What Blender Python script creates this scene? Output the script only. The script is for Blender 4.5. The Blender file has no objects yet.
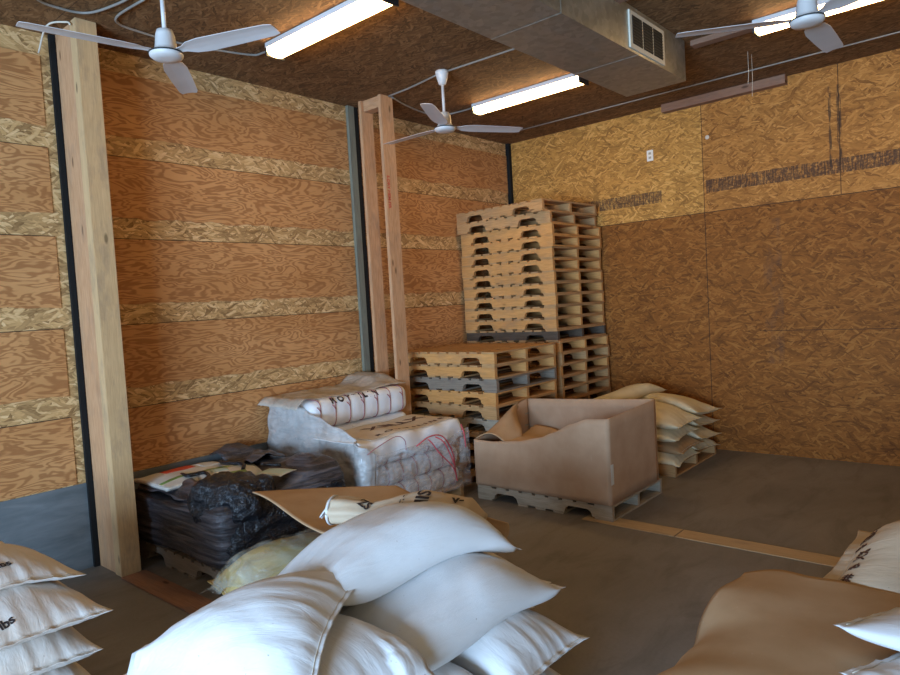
import bpy, bmesh, math, random
import numpy as np
from mathutils import Vector, Matrix, noise

random.seed(7)
PI = math.pi
sc = bpy.context.scene
COL = sc.collection

# ---------------------------------------------------------------- camera
F, YAW, PITCH, ROLL = 672.25, -0.7153, -0.0497, -0.0587
CAM = Vector((4.9229, -6.9738, 1.662))
cy_, sy_, cp_, sp_ = math.cos(YAW), math.sin(YAW), math.cos(PITCH), math.sin(PITCH)
fwd = Vector((sy_ * cp_, cy_ * cp_, sp_)); rgt = Vector((cy_, -sy_, 0)); up = rgt.cross(fwd)
r2 = math.cos(ROLL) * rgt + math.sin(ROLL) * up
u2 = -math.sin(ROLL) * rgt + math.cos(ROLL) * up
cam_d = bpy.data.cameras.new('camera'); cam = bpy.data.objects.new('camera', cam_d); COL.objects.link(cam)
m = Matrix((r2, u2, -fwd)).transposed().to_4x4(); m.translation = CAM
cam.matrix_world = m
cam_d.sensor_width = 36; cam_d.sensor_fit = 'HORIZONTAL'; cam_d.lens = F / 900 * 36
cam_d.clip_start = 0.02
sc.camera = cam

# ---------------------------------------------------------------- light and exposure
sc.view_settings.view_transform = 'Standard'; sc.view_settings.look = 'None'
sc.view_settings.gamma = 1; sc.view_settings.use_curve_mapping = False
sc.view_settings.exposure = 0.1
LAMP = 18.0                 # fluorescent diffusers
LAMP_COL = (1.0, 0.64, 0.27)
DAY = 1050.0                 # daylight through the open door behind the camera
DAY_COL = (0.45, 0.69, 1.0)
w = bpy.data.worlds.new('world'); sc.world = w; w.use_nodes = True
w.node_tree.nodes['Background'].inputs[0].default_value = (0.55, 0.75, 1, 1)
w.node_tree.nodes['Background'].inputs[1].default_value = 0.5
ld = bpy.data.lights.new('daylight', 'AREA'); ld.shape = 'RECTANGLE'; ld.size = 4.2; ld.size_y = 2.1
ld.energy = DAY; ld.color = DAY_COL
lo = bpy.data.objects.new('daylight', ld); COL.objects.link(lo)
lo.location = (4.7, -11.8, 1.15); lo.rotation_euler = (PI / 2, 0, 0)
try:
    sc.cycles.use_denoising = True
    sc.cycles.max_bounces = 8; sc.cycles.diffuse_bounces = 5; sc.cycles.transparent_max_bounces = 12
    sc.cycles.sample_clamp_indirect = 6
except Exception:
    pass

# ---------------------------------------------------------------- node helpers
class NT:
    def __init__(s, name):
        s.m = bpy.data.materials.new(name); s.m.use_nodes = True
        s.t = s.m.node_tree; s.b = s.t.nodes['Principled BSDF']; s.out = s.t.nodes['Material Output']
    def n(s, typ, **k):
        nd = s.t.nodes.new(typ)
        for a, v in k.items(): setattr(nd, a, v)
        return nd
    def put(s, sock, v):
        if isinstance(v, bpy.types.NodeSocket): s.t.links.new(v, sock)
        else:
            if hasattr(sock.default_value, '__len__') and not hasattr(v, '__len__'): v = [v] * len(sock.default_value)
            if hasattr(v, '__len__') and len(v) == 3 and len(sock.default_value) == 4: v = tuple(v) + (1,)
            sock.default_value = v
    def coord(s, k='Object'): return s.n('ShaderNodeTexCoord').outputs[k]
    def math(s, op, a, b=0.0, c=0.0, clamp=False):
        nd = s.n('ShaderNodeMath', operation=op, use_clamp=clamp)
        s.put(nd.inputs[0], a); s.put(nd.inputs[1], b); s.put(nd.inputs[2], c); return nd.outputs[0]
    def sep(s, v):
        nd = s.n('ShaderNodeSeparateXYZ'); s.put(nd.inputs[0], v); return nd.outputs
    def comb(s, x=0.0, y=0.0, z=0.0):
        nd = s.n('ShaderNodeCombineXYZ')
        for i, v in enumerate((x, y, z)): s.put(nd.inputs[i], v)
        return nd.outputs[0]
    def map(s, v, scale=(1, 1, 1), loc=(0, 0, 0), rot=(0, 0, 0)):
        nd = s.n('ShaderNodeMapping'); s.put(nd.inputs['Vector'], v)
        nd.inputs['Scale'].default_value = scale; nd.inputs['Location'].default_value = loc; nd.inputs['Rotation'].default_value = rot
        return nd.outputs[0]
    def noise(s, v, scale, detail=3, rough=0.55, dist=0.0, out='Fac'):
        nd = s.n('ShaderNodeTexNoise'); s.put(nd.inputs['Vector'], v)
        nd.inputs['Scale'].default_value = scale; nd.inputs['Detail'].default_value = detail
        nd.inputs['Roughness'].default_value = rough; nd.inputs['Distortion'].default_value = dist
        return nd.outputs[out]
    def ramp(s, f, stops, interp='LINEAR'):
        nd = s.n('ShaderNodeValToRGB'); s.put(nd.inputs[0], f); cr = nd.color_ramp; cr.interpolation = interp
        while len(cr.elements) < len(stops): cr.elements.new(0.5)
        for e, (p, c) in zip(cr.elements, stops):
            e.position = p; e.color = tuple(c) + (1,) if len(c) == 3 else c
        return nd.outputs[0]
    def mix(s, f, a, b, mode='MIX'):
        nd = s.n('ShaderNodeMix', data_type='RGBA', blend_type=mode)
        s.put(nd.inputs[0], f); s.put(nd.inputs[6], a); s.put(nd.inputs[7], b); return nd.outputs[2]
    def rng(s, v, a, b, c=0.0, d=1.0, smooth=False):
        nd = s.n('ShaderNodeMapRange', interpolation_type='SMOOTHSTEP' if smooth else 'LINEAR')
        s.put(nd.inputs[0], v); s.put(nd.inputs[1], a); s.put(nd.inputs[2], b); s.put(nd.inputs[3], c); s.put(nd.inputs[4], d)
        return nd.outputs[0]
    def within(s, v, a, b):
        return s.math('MULTIPLY', s.math('GREATER_THAN', v, a), s.math('LESS_THAN', v, b))
    def bump(s, h, strength=0.3, dist=0.01):
        nd = s.n('ShaderNodeBump'); s.put(nd.inputs['Height'], h)
        nd.inputs['Strength'].default_value = strength; nd.inputs['Distance'].default_value = dist
        s.t.links.new(nd.outputs[0], s.b.inputs['Normal'])
    def fin(s, col=None, rough=0.7, spec=0.3, metal=0.0):
        if col is not None: s.put(s.b.inputs['Base Color'], col)
        s.put(s.b.inputs['Roughness'], rough); s.b.inputs['Specular IOR Level'].default_value = spec
        s.b.inputs['Metallic'].default_value = metal
        return s.m

def osb_color(t, uv, dark, mid, light, ang0=0.0, spread=0.9, size=1.0):
    """layers of long rotated flakes; uv is a vector in metres"""
    wob = t.noise(uv, 9.0, 2, out='Color')
    uvw = t.n('ShaderNodeVectorMath', operation='MULTIPLY_ADD')
    t.put(uvw.inputs[0], wob); uvw.inputs[1].default_value = (.05, .05, 0); t.put(uvw.inputs[2], uv)
    cur = prio = None
    for i, (a, fx, fy) in enumerate(((-1.5, 8, 50), (-.75, 11, 66), (-.2, 7, 58), (.3, 10, 74), (.85, 8, 56), (1.6, 12, 62))):
        a *= spread
        r = t.n('ShaderNodeVectorRotate', rotation_type='Z_AXIS'); t.put(r.inputs['Vector'], uvw.outputs[0]); r.inputs['Angle'].default_value = a + ang0
        mp = t.map(r.outputs[0], scale=(fx / size, fy / size, 1), loc=(i * 3.7, i * 9.1, 0))
        v = t.n('ShaderNodeTexVoronoi', voronoi_dimensions='2D', feature='F1'); t.put(v.inputs['Vector'], mp); v.inputs['Scale'].default_value = 1.0
        c = t.n('ShaderNodeSeparateColor'); t.put(c.inputs[0], v.outputs['Color'])
        shade = t.math('SUBTRACT', c.outputs[0], t.math('MULTIPLY', v.outputs['Distance'], 0.25))
        if cur is None: cur, prio = shade, c.outputs[1]
        else:
            g = t.math('GREATER_THAN', c.outputs[1], prio)
            mx = t.n('ShaderNodeMix', data_type='FLOAT'); t.put(mx.inputs[0], g); t.put(mx.inputs[2], cur); t.put(mx.inputs[3], shade)
            cur = mx.outputs[0]; prio = t.math('MAXIMUM', c.outputs[1], prio)
    fine = t.noise(t.map(uv, scale=(30, 120, 1)), 1.0, 3)
    f = t.math('ADD', t.math('MULTIPLY', cur, 0.62), t.math('ADD', t.math('MULTIPLY', fine, 0.34), t.math('MULTIPLY', t.noise(uv, 5.0, 2), .14)))
    return t.ramp(f, [(0.05, dark), (0.32, [(a * .45 + b * .55) for a, b in zip(dark, mid)]), (0.6, mid), (0.98, light)]), cur

def mat_osb(name, plane, dark, mid, light, spread=0.9, sheets=None, size=1.0):
    t = NT(name); p = t.sep(t.coord())
    a, b = {'yz': (1, 2), 'xz': (0, 2), 'xy': (0, 1)}[plane]
    uv = t.comb(p[a], p[b], 0.0)
    col, h = osb_color(t, uv, dark, mid, light, spread=spread, size=size)
    if sheets: col = sheets(t, p, col)
    big = t.noise(uv, 1.3, 3)
    col = t.mix(t.rng(big, .3, .7, 0.0, .35), col, (.75, .68, .6), 'MULTIPLY')
    t.bump(h, .2, .003)
    return t.fin(col, .75, .25)

def back_sheets(t, p, col):
    X, Z = p[0], p[2]
    up_ = t.math('GREATER_THAN', Z, 2.44)
    left = t.math('LESS_THAN', X, 2.405)
    fresh = t.mix(left, (.95, .76, .60), (1.15, 1.05, .85))
    col = t.mix(1.0, col, t.mix(up_, (.60, .41, .25), fresh), 'MULTIPLY')
    # mill stamps: rows of tiny upright ink marks on the upper sheets
    row = t.math('ADD', t.math('MULTIPLY', t.within(Z, 2.635, 2.765), t.within(X, 2.43, 4.6)),
                 t.math('MULTIPLY', t.within(Z, 2.61, 2.735), t.within(X, .9, 1.96)))
    bars = t.noise(t.comb(t.math('MULTIPLY', X, 70.0), t.math('MULTIPLY', Z, 9.0), 0.0), 1.0, 3, .7)
    cells = t.noise(t.comb(t.math('MULTIPLY', X, 45.0), t.math('MULTIPLY', Z, 60.0), 3.0), 1.0, 2, .7)
    ink = t.math('MULTIPLY', row, t.rng(t.math('ADD', bars, t.math('MULTIPLY', cells, .5)), .62, .78))
    col = t.mix(t.math('MULTIPLY', ink, .8), col, (.05, .03, .025))
    # upright smeared marks at x = 3.6
    sm = t.noise(t.comb(t.math('MULTIPLY', X, 60.0), t.math('MULTIPLY', Z, 7.0), 9.0), 1.0, 3, .6)
    up2 = t.math('MULTIPLY', t.math('MAXIMUM', t.within(X, 3.615, 3.65), t.within(X, 3.545, 3.57)), t.within(Z, 2.66, 3.42))
    col = t.mix(t.math('MULTIPLY', t.math('MULTIPLY', up2, t.rng(sm, .42, .55)), .8), col, (.05, .03, .02))
    st = t.noise(t.comb(t.math('MULTIPLY', X, 9.0), t.math('MULTIPLY', Z, 3.0), 4.0), 1.0, 4, .7)
    stn = t.math('MULTIPLY', t.within(X, 2.95, 3.12), t.within(Z, .9, 2.3))
    col = t.mix(t.math('MULTIPLY', t.math('MULTIPLY', stn, t.rng(st, .45, .62)), .5), col, (.10, .05, .03))
    # joints between the sheets
    j = t.within(X, 2.401, 2.409)
    j = t.math('MAXIMUM', j, t.within(X, 4.84, 4.848))
    j = t.math('MAXIMUM', j, t.within(X, 3.632, 3.636) if False else t.math('MULTIPLY', t.within(X, 3.628, 3.636), t.math('GREATER_THAN', Z, 2.44)))
    j = t.math('MAXIMUM', j, t.within(Z, 2.436, 2.444))
    j = t.math('MAXIMUM', j, t.math('MULTIPLY', t.within(Z, 1.218, 1.224), t.math('GREATER_THAN', X, 2.9)))
    col = t.mix(t.math('MULTIPLY', j, .8), col, (.03, .015, .01))
    return col

def ceil_sheets(t, p, col):
    X, Y = p[0], p[1]
    fx = t.math('FRACT', t.math('ADD', t.math('DIVIDE', X, 2.44), 10.05)); fy = t.math('FRACT', t.math('ADD', t.math('DIVIDE', Y, 1.22), 20.3))
    j = t.math('MAXIMUM', t.math('LESS_THAN', fx, .0022), t.math('LESS_THAN', fy, .0045))
    return t.mix(t.math('MULTIPLY', j, .7), col, (.02, .012, .008))

def mat_plywood(name):
    t = NT(name); p = t.sep(t.coord())
    rnd = t.n('ShaderNodeObjectInfo').outputs['Random']
    Y, Z = p[1], p[2]
    uv = t.comb(t.math('MULTIPLY', Y, 1.5), t.math('MULTIPLY', Z, 5.5), t.math('MULTIPLY', t.math('FLOOR', t.math('MULTIPLY', Z, 1.65)), 7.3))
    n = t.noise(uv, 1.5, 3.0, .5, .5)
    bands = t.math('SINE', t.math('MULTIPLY', n, 75.0))
    fib = t.noise(t.comb(t.math('MULTIPLY', Y, 12.0), t.math('MULTIPLY', Z, 160.0), 0.0), 1.0, 3)
    f = t.rng(t.math('ADD', t.math('MULTIPLY', bands, .5), t.math('MULTIPLY', t.math('SUBTRACT', fib, .5), .8)), -.3, .5, 0, 1, True)
    big = t.noise(t.comb(t.math('MULTIPLY', Y, 1.0), t.math('MULTIPLY', Z, 2.2), 2.0), 1.2, 3)
    base = t.mix(t.rng(big, .35, .65), (.53, .245, .085), (.62, .31, .12))
    col = t.mix(t.math('MULTIPLY', f, .62), base, (.25, .085, .026))
    t.bump(f, .1, .002)
    return t.fin(col, .7, .25)

def mat_wood(name, light, dark, streak=1.0, rough=.75, grey=0.0, knots=True):
    t = NT(name); uv = t.coord('UV'); s = t.sep(uv)
    rnd = t.n('ShaderNodeObjectInfo').outputs['Random']
    off = t.math('MULTIPLY', rnd, 37.0)
    g = t.noise(t.comb(t.math('MULTIPLY', s[0], 2.2), t.math('MULTIPLY', s[1], 26.0), off), 1.0, 3, .55, .25)
    fine = t.noise(t.comb(t.math('MULTIPLY', s[0], 9.0), t.math('MULTIPLY', s[1], 190.0), off), 1.0, 2)
    ring = t.math('SINE', t.math('MULTIPLY', g, 38.0))
    f = t.math('ADD', t.math('MULTIPLY', ring, .22 * streak), t.math('ADD', .45, t.math('MULTIPLY', t.math('SUBTRACT', fine, .5), .9)))
    col = t.mix(t.rng(f, .1, .95), light, dark)
    col = t.mix(t.math('MULTIPLY', rnd, .35), col, (.80, .72, .62), 'MULTIPLY')
    if knots:
        v = t.n('ShaderNodeTexVoronoi', voronoi_dimensions='3D'); t.put(v.inputs['Vector'], t.comb(t.math('MULTIPLY', s[0], 2.3), t.math('MULTIPLY', s[1], 6.5), off)); v.inputs['Scale'].default_value = 1.0
        col = t.mix(t.rng(v.outputs['Distance'], .05, .1, .8, 0), col, [c * .3 for c in dark])
    st = t.noise(t.comb(t.math('MULTIPLY', s[0], 4.0), t.math('MULTIPLY', s[1], 9.0), off), 1.0, 4, .65)
    col = t.mix(t.rng(st, .5, .75, 0, .35 + grey * .5), col, (.16, .13, .11))
    t.bump(f, .2, .002)
    return t.fin(col, rough, .2)

def mat_cloth(name, col, weave=1.0, dirt=(.5, .38, .25), dirt_amt=.25, rough=.62, wr=1.0):
    t = NT(name); o = t.coord()
    n1 = t.noise(o, 3.5, 4, .6)
    n2 = t.noise(t.map(o, scale=(5, 26, 12)), 1.0, 3, .6, .6)
    c = t.mix(t.rng(n1, .45, .75, 0, dirt_amt), col, dirt)
    spk = t.noise(o, 55, 2); c = t.mix(t.rng(spk, .74, .79, 0, .6), c, (.2, .13, .08))
    wv = t.n('ShaderNodeTexWave', wave_type='BANDS'); t.put(wv.inputs['Vector'], o); wv.inputs['Scale'].default_value = 180
    h = t.math('ADD', t.math('MULTIPLY', n2, .5 * wr), t.math('MULTIPLY', wv.outputs['Fac'], .012 * weave))
    t.bump(h, .55, .012)
    return t.fin(c, rough, .3)

def mat_plain(name, col, rough=.6, spec=.4, metal=0.0, var=.12, scale=6.0):
    t = NT(name); n = t.noise(t.coord(), scale, 4)
    c = t.mix(t.rng(n, .3, .7), [max(0, x * (1 - var)) for x in col], [min(1, x * (1 + var)) for x in col])
    return t.fin(c, rough, spec, metal)

def mat_card(name, col, dark):
    t = NT(name); o = t.coord()
    n = t.noise(o, 5, 4); c = t.mix(t.rng(n, .35, .7), col, dark)
    s = t.sep(o); cor = t.math('SINE', t.math('MULTIPLY', t.math('ADD', s[0], s[1]), 900.0))
    sc2 = t.noise(t.map(o, scale=(60, 60, 4)), 1.0, 2); c = t.mix(t.rng(sc2, .68, .78, 0, .4), c, (.62, .48, .36))
    t.bump(t.math('ADD', t.math('MULTIPLY', n, .8), t.math('MULTIPLY', cor, .01)), .3, .006)
    return t.fin(c, .8, .15)

M = {}
M['osb_left'] = mat_osb('osb left', 'yz', (.17, .08, .028), (.64, .385, .16), (.96, .69, .38), spread=.5, size=1.0)
M['osb_back'] = mat_osb('osb back', 'xz', (.17, .08, .022), (.50, .265, .075), (.72, .44, .16), spread=.55, size=1.0, sheets=back_sheets)
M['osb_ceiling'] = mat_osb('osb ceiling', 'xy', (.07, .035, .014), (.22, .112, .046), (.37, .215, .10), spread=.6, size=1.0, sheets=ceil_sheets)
M['plywood'] = mat_plywood('rotary plywood')
M['pine'] = mat_wood('pine', (.64, .38, .21), (.46, .23, .105), streak=.8)
M['pine_old'] = mat_wood('weathered pine', (.66, .44, .23), (.48, .30, .14), streak=.5, grey=.2)
M['pallet'] = mat_wood('pallet wood', (.58, .34, .15), (.38, .20, .08), streak=.7)
M['pallet_side'] = mat_wood('pallet stringer wood', (.70, .36, .125), (.50, .235, .07), streak=.7)
M['pallet_grey'] = mat_wood('grey pallet wood', (.30, .24, .18), (.17, .13, .095), streak=.6, grey=.6)
M['pallet_dark'] = mat_wood('dark stained pallet wood', (.14, .10, .07), (.05, .04, .03), streak=.6, grey=.6)
M['pallet_pale'] = mat_wood('pale weathered pallet wood', (.50, .43, .33), (.30, .24, .17), streak=.6, grey=.5)
M['strip'] = mat_wood('floor plank wood', (.60, .43, .25), (.44, .30, .16), streak=.4, grey=.2)
M['redwood'] = mat_wood('red brown plank wood', (.34, .19, .12), (.22, .11, .07), streak=.5, grey=.3)
M['sack_white'] = mat_cloth('white woven poly', (.72, .73, .74), dirt_amt=.12)
M['sack_left'] = mat_cloth('off white paper sack', (.74, .70, .66), dirt=(.6, .42, .26), dirt_amt=.4)
M['sack_cream'] = mat_cloth('cream sack', (.80, .70, .47), dirt=(.45, .33, .18), dirt_amt=.45)
M['sack_brown'] = mat_cloth('brown kraft sack', (.42, .26, .13), dirt=(.3, .2, .1), dirt_amt=.4)
M['sack_tan'] = mat_cloth('tan printed sack', (.62, .50, .36), dirt=(.5, .33, .2), dirt_amt=.35)
M['sack_yellow'] = mat_cloth('yellow sack', (.52, .40, .17), dirt=(.4, .28, .1), dirt_amt=.4)
M['tan_top'] = mat_cloth('tan bale paper', (.66, .57, .45), dirt=(.45, .33, .22), dirt_amt=.3, wr=.6)
M['bale'] = mat_cloth('white bale cloth', (.86, .87, .88), dirt_amt=.15, wr=.6)
M['card'] = mat_card('corrugated cardboard', (.55, .365, .235), (.47, .295, .18))
M['card_sheet'] = mat_card('brown cardboard sheet', (.54, .36, .21), (.47, .30, .16))
M['ink'] = mat_plain('black ink', (.035, .025, .025), .7, .2)
M['ink_brown'] = mat_plain('brown ink', (.10, .045, .03), .7, .2)
M['ink_red'] = mat_plain('red ink', (.55, .08, .05), .7, .2)
M['twine_red'] = mat_plain('red twine', (.62, .10, .12), .6, .3)
M['thread'] = mat_plain('cotton thread', (.62, .55, .45), .7, .2)
M['string_rose'] = mat_plain('faded red string', (.38, .13, .15), .7, .2)
M['white_metal'] = mat_plain('white enamel', (.72, .70, .68), .4, .5, var=.04)
M['blade'] = mat_plain('fan blade enamel', (.66, .62, .60), .45, .5, var=.05)
M['conduit_metal'] = mat_plain('zinc conduit', (.26, .24, .21), .4, .5)
M['galv'] = None
M['dark_metal'] = mat_plain('dark steel', (.03, .03, .03), .5, .5)
M['grille_dark'] = mat_plain('black mesh', (.02, .02, .018), .6, .3)
M['grille_white'] = mat_plain('painted grille frame', (.72, .68, .56), .5, .4, var=.04)
M['black_rubber'] = mat_plain('black sealing strip', (.012, .012, .012), .8, .2)
M['greygreen'] = mat_wood('grey green treated wood', (.26, .26, .20), (.15, .15, .11), streak=.4, grey=.4, knots=False)
M['white_plastic'] = mat_plain('white plastic', (.75, .73, .68), .4, .4, var=.03)
M['paper_white'] = mat_plain('white paper bag', (.72, .72, .66), .5, .4, var=.06)
M['paper_red'] = mat_plain('red print', (.70, .09, .04), .5, .4)
M['paper_green'] = mat_plain('green print', (.22, .33, .08), .5, .4)
M['teal_print'] = mat_plain('pale teal paper', (.55, .72, .66), .5, .4)

t = NT('galvanised duct'); o = t.coord()
v = t.n('ShaderNodeTexVoronoi'); t.put(v.inputs['Vector'], o); v.inputs['Scale'].default_value = 25
c = t.n('ShaderNodeSeparateColor'); t.put(c.inputs[0], v.outputs['Color'])
M['galv'] = t.fin(t.mix(c.outputs[0], (.32, .31, .26), (.42, .40, .35)), t.rng(c.outputs[1], 0, 1, .38, .5), .5, .75)

t = NT('lamp diffuser'); t.fin((.9, .85, .75), .4)
t.b.inputs['Emission Color'].default_value = (*LAMP_COL, 1); t.b.inputs['Emission Strength'].default_value = LAMP
M['lamp'] = t.m

t = NT('concrete floor'); o = t.coord(); s = t.sep(o)
n1 = t.noise(o, .9, 5, .6); n2 = t.noise(t.map(o, scale=(2.2, .8, 1)), 2.2, 5, .65, .6); n3 = t.noise(o, 60, 3)
c = t.mix(t.rng(n1, .35, .65), (.185, .165, .14), (.25, .225, .195))
c = t.mix(t.rng(n2, .5, .75, 0, .55), c, (.10, .08, .06))
c = t.mix(t.rng(n3, .3, .7, 0, .25), c, (.15, .12, .09))
t.bump(n3, .12, .003)
M['floor'] = t.fin(c, t.rng(n2, .3, .7, .42, .65), .4)

t = NT('curb'); o = t.coord(); p = t.sep(o)
n1 = t.noise(t.comb(0.0, t.math('MULTIPLY', p[1], 3.0), t.math('MULTIPLY', p[2], 14.0)), 1.0, 4, .6, .4)
n2 = t.noise(o, 2.2, 4)
c = t.mix(t.rng(n1, .35, .7), (.12, .135, .14), (.20, .215, .22)); c = t.mix(t.rng(n2, .55, .75, 0, .5), c, (.11, .11, .10))
t.bump(n1, .2, .003); M['curb'] = t.fin(c, .7, .3)

def mat_film(name, tint, opac, rough=.25, sc=(3, 3, 9), bump=.5):
    t = NT(name); o = t.coord()
    n = t.noise(t.map(o, scale=sc, rot=(.3, .2, 0)), 1.6, 4, .55, 1.0)
    f2 = t.noise(t.map(o, scale=(sc[0] * 3, sc[1] * 3, sc[2] * 2)), 2.0, 3, .5, 1.5)
    t.bump(t.math('ADD', n, t.math('MULTIPLY', f2, .4)), bump, .02); t.fin(tint, rough, .7)
    tr = t.n('ShaderNodeBsdfTransparent'); ms = t.n('ShaderNodeMixShader')
    f = t.math('ADD', t.rng(n, .38, .66, opac - .15, opac + .2), t.rng(f2, .62, .75, 0, .25), clamp=True)
    t.put(ms.inputs[0], f); t.t.links.new(tr.outputs[0], ms.inputs[1]); t.t.links.new(t.b.outputs[0], ms.inputs[2])
    t.t.links.new(ms.outputs[0], t.out.inputs[0]); return t.m
M['film'] = mat_film('hazy stretch film', (.66, .63, .60), .60, .3)
M['film_clear'] = mat_film('clear stretch film', (.84, .82, .82), .20, .18)
M['film_tan'] = mat_film('dusty clear film', (.62, .55, .46), .66, .35)
M['film_thin'] = mat_film('thin clear bag plastic', (.62, .64, .56), .16, .25)

t = NT('black stretch film'); o = t.coord(); p = t.sep(o)
n = t.noise(t.comb(t.math('MULTIPLY', p[0], 2.0), t.math('MULTIPLY', p[1], 2.0), t.math('MULTIPLY', p[2], 34.0)), 1.0, 5, .65, 1.0)
n2 = t.noise(o, 14, 4, .6, .5)
c = t.mix(t.rng(n, .42, .68), (.03, .028, .032), (.15, .135, .145))
t.bump(t.math('ADD', n, t.math('MULTIPLY', n2, .5)), .9, .02)
M['black_film'] = t.fin(c, .38, .55)
t = NT('shiny black plastic'); o = t.coord()
n2 = t.noise(o, 26, 4, .6, .8); t.bump(n2, 1.0, .03)
M['black_shiny'] = t.fin((.012, .014, .018), .2, .6)

# ---------------------------------------------------------------- object helpers
def link(name, me, mat=None, parent=None):
    o = bpy.data.objects.new(name, me); COL.objects.link(o)
    if mat is not None: me.materials.append(mat)
    if parent is not None: o.parent = parent
    return o
def tag(o, label=None, cat=None, group=None, kind=None):
    if label: o['label'] = label
    if cat: o['category'] = cat
    if group: o['group'] = group
    if kind: o['kind'] = kind
    return o
def thing(name, label, cat, loc=(0, 0, 0), rz=0.0, group=None):
    o = bpy.data.objects.new(name, None); COL.objects.link(o)
    o.location = loc; o.rotation_euler = (0, 0, rz)
    return tag(o, label, cat, group)
def struct(o): o['kind'] = 'structure'; return o

def box_into(bm, x0, x1, y0, y1, z0, z1, uvl=None, rnd=True):
    vs = [bm.verts.new((x, y, z)) for x in (x0, x1) for y in (y0, y1) for z in (z0, z1)]
    dims = (x1 - x0, y1 - y0, z1 - z0); la = dims.index(max(dims))
    fs = [(0, 1, 3, 2), (4, 6, 7, 5), (0, 4, 5, 1), (2, 3, 7, 6), (0, 2, 6, 4), (1, 5, 7, 3)]
    ou, ov = (random.random() * 9, random.random() * 9) if rnd else (0, 0)
    for f in fs:
        fc = bm.faces.new([vs[i] for i in f])
        if uvl:
            n = fc.normal if fc.normal.length else None
            fc.normal_update(); na = max(range(3), key=lambda i: abs(fc.normal[i]))
            rest = [i for i in range(3) if i != na]
            ua = la if la in rest else rest[0]; va = [i for i in rest if i != ua][0]
            for lp in fc.loops: lp[uvl].uv = (lp.vert.co[ua] + ou, lp.vert.co[va] + ov + na * 1.7)
def box(name, x0, x1, y0, y1, z0, z1, mat, parent=None, bevel=0.0):
    bm = bmesh.new(); uvl = bm.loops.layers.uv.new('UV'); box_into(bm, x0, x1, y0, y1, z0, z1, uvl)
    if bevel: bmesh.ops.bevel(bm, geom=bm.edges[:], offset=bevel, segments=2, affect='EDGES')
    me = bpy.data.meshes.new(name); bm.to_mesh(me); bm.free()
    return link(name, me, mat, parent)
def from_bm(name, bm, mat, parent=None, smooth=False):
    me = bpy.data.meshes.new(name); bm.normal_update(); bm.to_mesh(me); bm.free()
    if smooth:
        for p_ in me.polygons: p_.use_smooth = True
    return link(name, me, mat, parent)
def tube(name, pts, r, mat, parent=None, n=8, closed=False):
    pts = [Vector(p_) for p_ in pts]; bm = bmesh.new(); rings = []
    for i, p_ in enumerate(pts):
        a = pts[max(i - 1, 0)]; b = pts[min(i + 1, len(pts) - 1)]
        d = (b - a).normalized(); u = d.cross(Vector((0, 0, 1)))
        if u.length < 1e-3: u = d.cross(Vector((0, 1, 0)))
        u.normalize(); v_ = d.cross(u)
        rings.append([bm.verts.new(p_ + r * (math.cos(2 * PI * k / n) * u + math.sin(2 * PI * k / n) * v_)) for k in range(n)])
    for a, b in zip(rings, rings[1:]):
        for k in range(n): bm.faces.new((a[k], a[(k + 1) % n], b[(k + 1) % n], b[k]))
    bm.faces.new(rings[0][::-1]); bm.faces.new(rings[-1])
    return from_bm(name, bm, mat, parent, True)
def lathe(name, prof, mat, parent=None, n=28, loc=(0, 0, 0)):
    bm = bmesh.new(); rings = []
    for r, z in prof: rings.append([bm.verts.new((loc[0] + r * math.cos(2 * PI * k / n), loc[1] + r * math.sin(2 * PI * k / n), loc[2] + z)) for k in range(n)])
    for a, b in zip(rings, rings[1:]):
        for k in range(n): bm.faces.new((a[k], a[(k + 1) % n], b[(k + 1) % n], b[k]))
    bm.faces.new(rings[0][::-1]); bm.faces.new(rings[-1])
    return from_bm(name, bm, mat, parent, True)
def spline(pts, n=10):
    """catmull-rom through the points"""
    P = [Vector(p_) for p_ in pts]; P = [2 * P[0] - P[1]] + P + [2 * P[-1] - P[-2]]; out = []
    for i in range(1, len(P) - 2):
        for k in range(n):
            s = k / n; a, b, c_, d = P[i - 1:i + 3]
            out.append(.5 * ((2 * b) + (-a + c_) * s + (2 * a - 5 * b + 4 * c_ - d) * s * s + (-a + 3 * b - 3 * c_ + d) * s ** 3))
    out.append(P[-2]); return out
def copy_tree(o, parent=None):
    c_ = o.copy(); COL.objects.link(c_); c_.parent = parent
    for ch in list(CH.get(o, [])): CH.setdefault(c_, []).append(copy_tree(ch, c_))
    return c_
CH = {}
def kids(o): CH[o] = [x for x in COL.objects if x.parent == o]; [kids(k) for k in CH[o]]
def smoothstep(a, b, x):
    x = min(1, max(0, (x - a) / (b - a))); return x * x * (3 - 2 * x)

# text meshes for printed marks
def text_mesh(body, size, font_bold=False):
    cu = bpy.data.curves.new('txt', 'FONT'); cu.body = body; cu.size = size; cu.align_x = 'CENTER'; cu.align_y = 'CENTER'; cu.resolution_u = 3
    if font_bold: cu.offset = size * .03
    ob = bpy.data.objects.new('txt', cu); COL.objects.link(ob)
    dg = bpy.context.evaluated_depsgraph_get(); me = bpy.data.meshes.new_from_object(ob.evaluated_get(dg))
    bpy.data.objects.remove(ob); return me

# ---------------------------------------------------------------- the room
CEIL = 3.6
RX, RY = 8.0, -11.5
def slab(name, x0, x1, y0, y1, z0, z1, mat): return struct(box(name, x0, x1, y0, y1, z0, z1, mat))
slab('floor', -.3, RX + .2, RY - .2, .2, -.2, 0, M['floor'])
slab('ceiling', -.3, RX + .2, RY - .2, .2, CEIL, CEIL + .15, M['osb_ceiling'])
slab('wall_back', -.3, RX + .2, 0, .15, 0, CEIL, M['osb_back'])
slab('wall_left', -.2, 0, RY - .2, 0, .585, CEIL, M['osb_left'])
slab('wall_right', RX, RX + .15, RY, 0, 0, CEIL, M['osb_left'])
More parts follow.
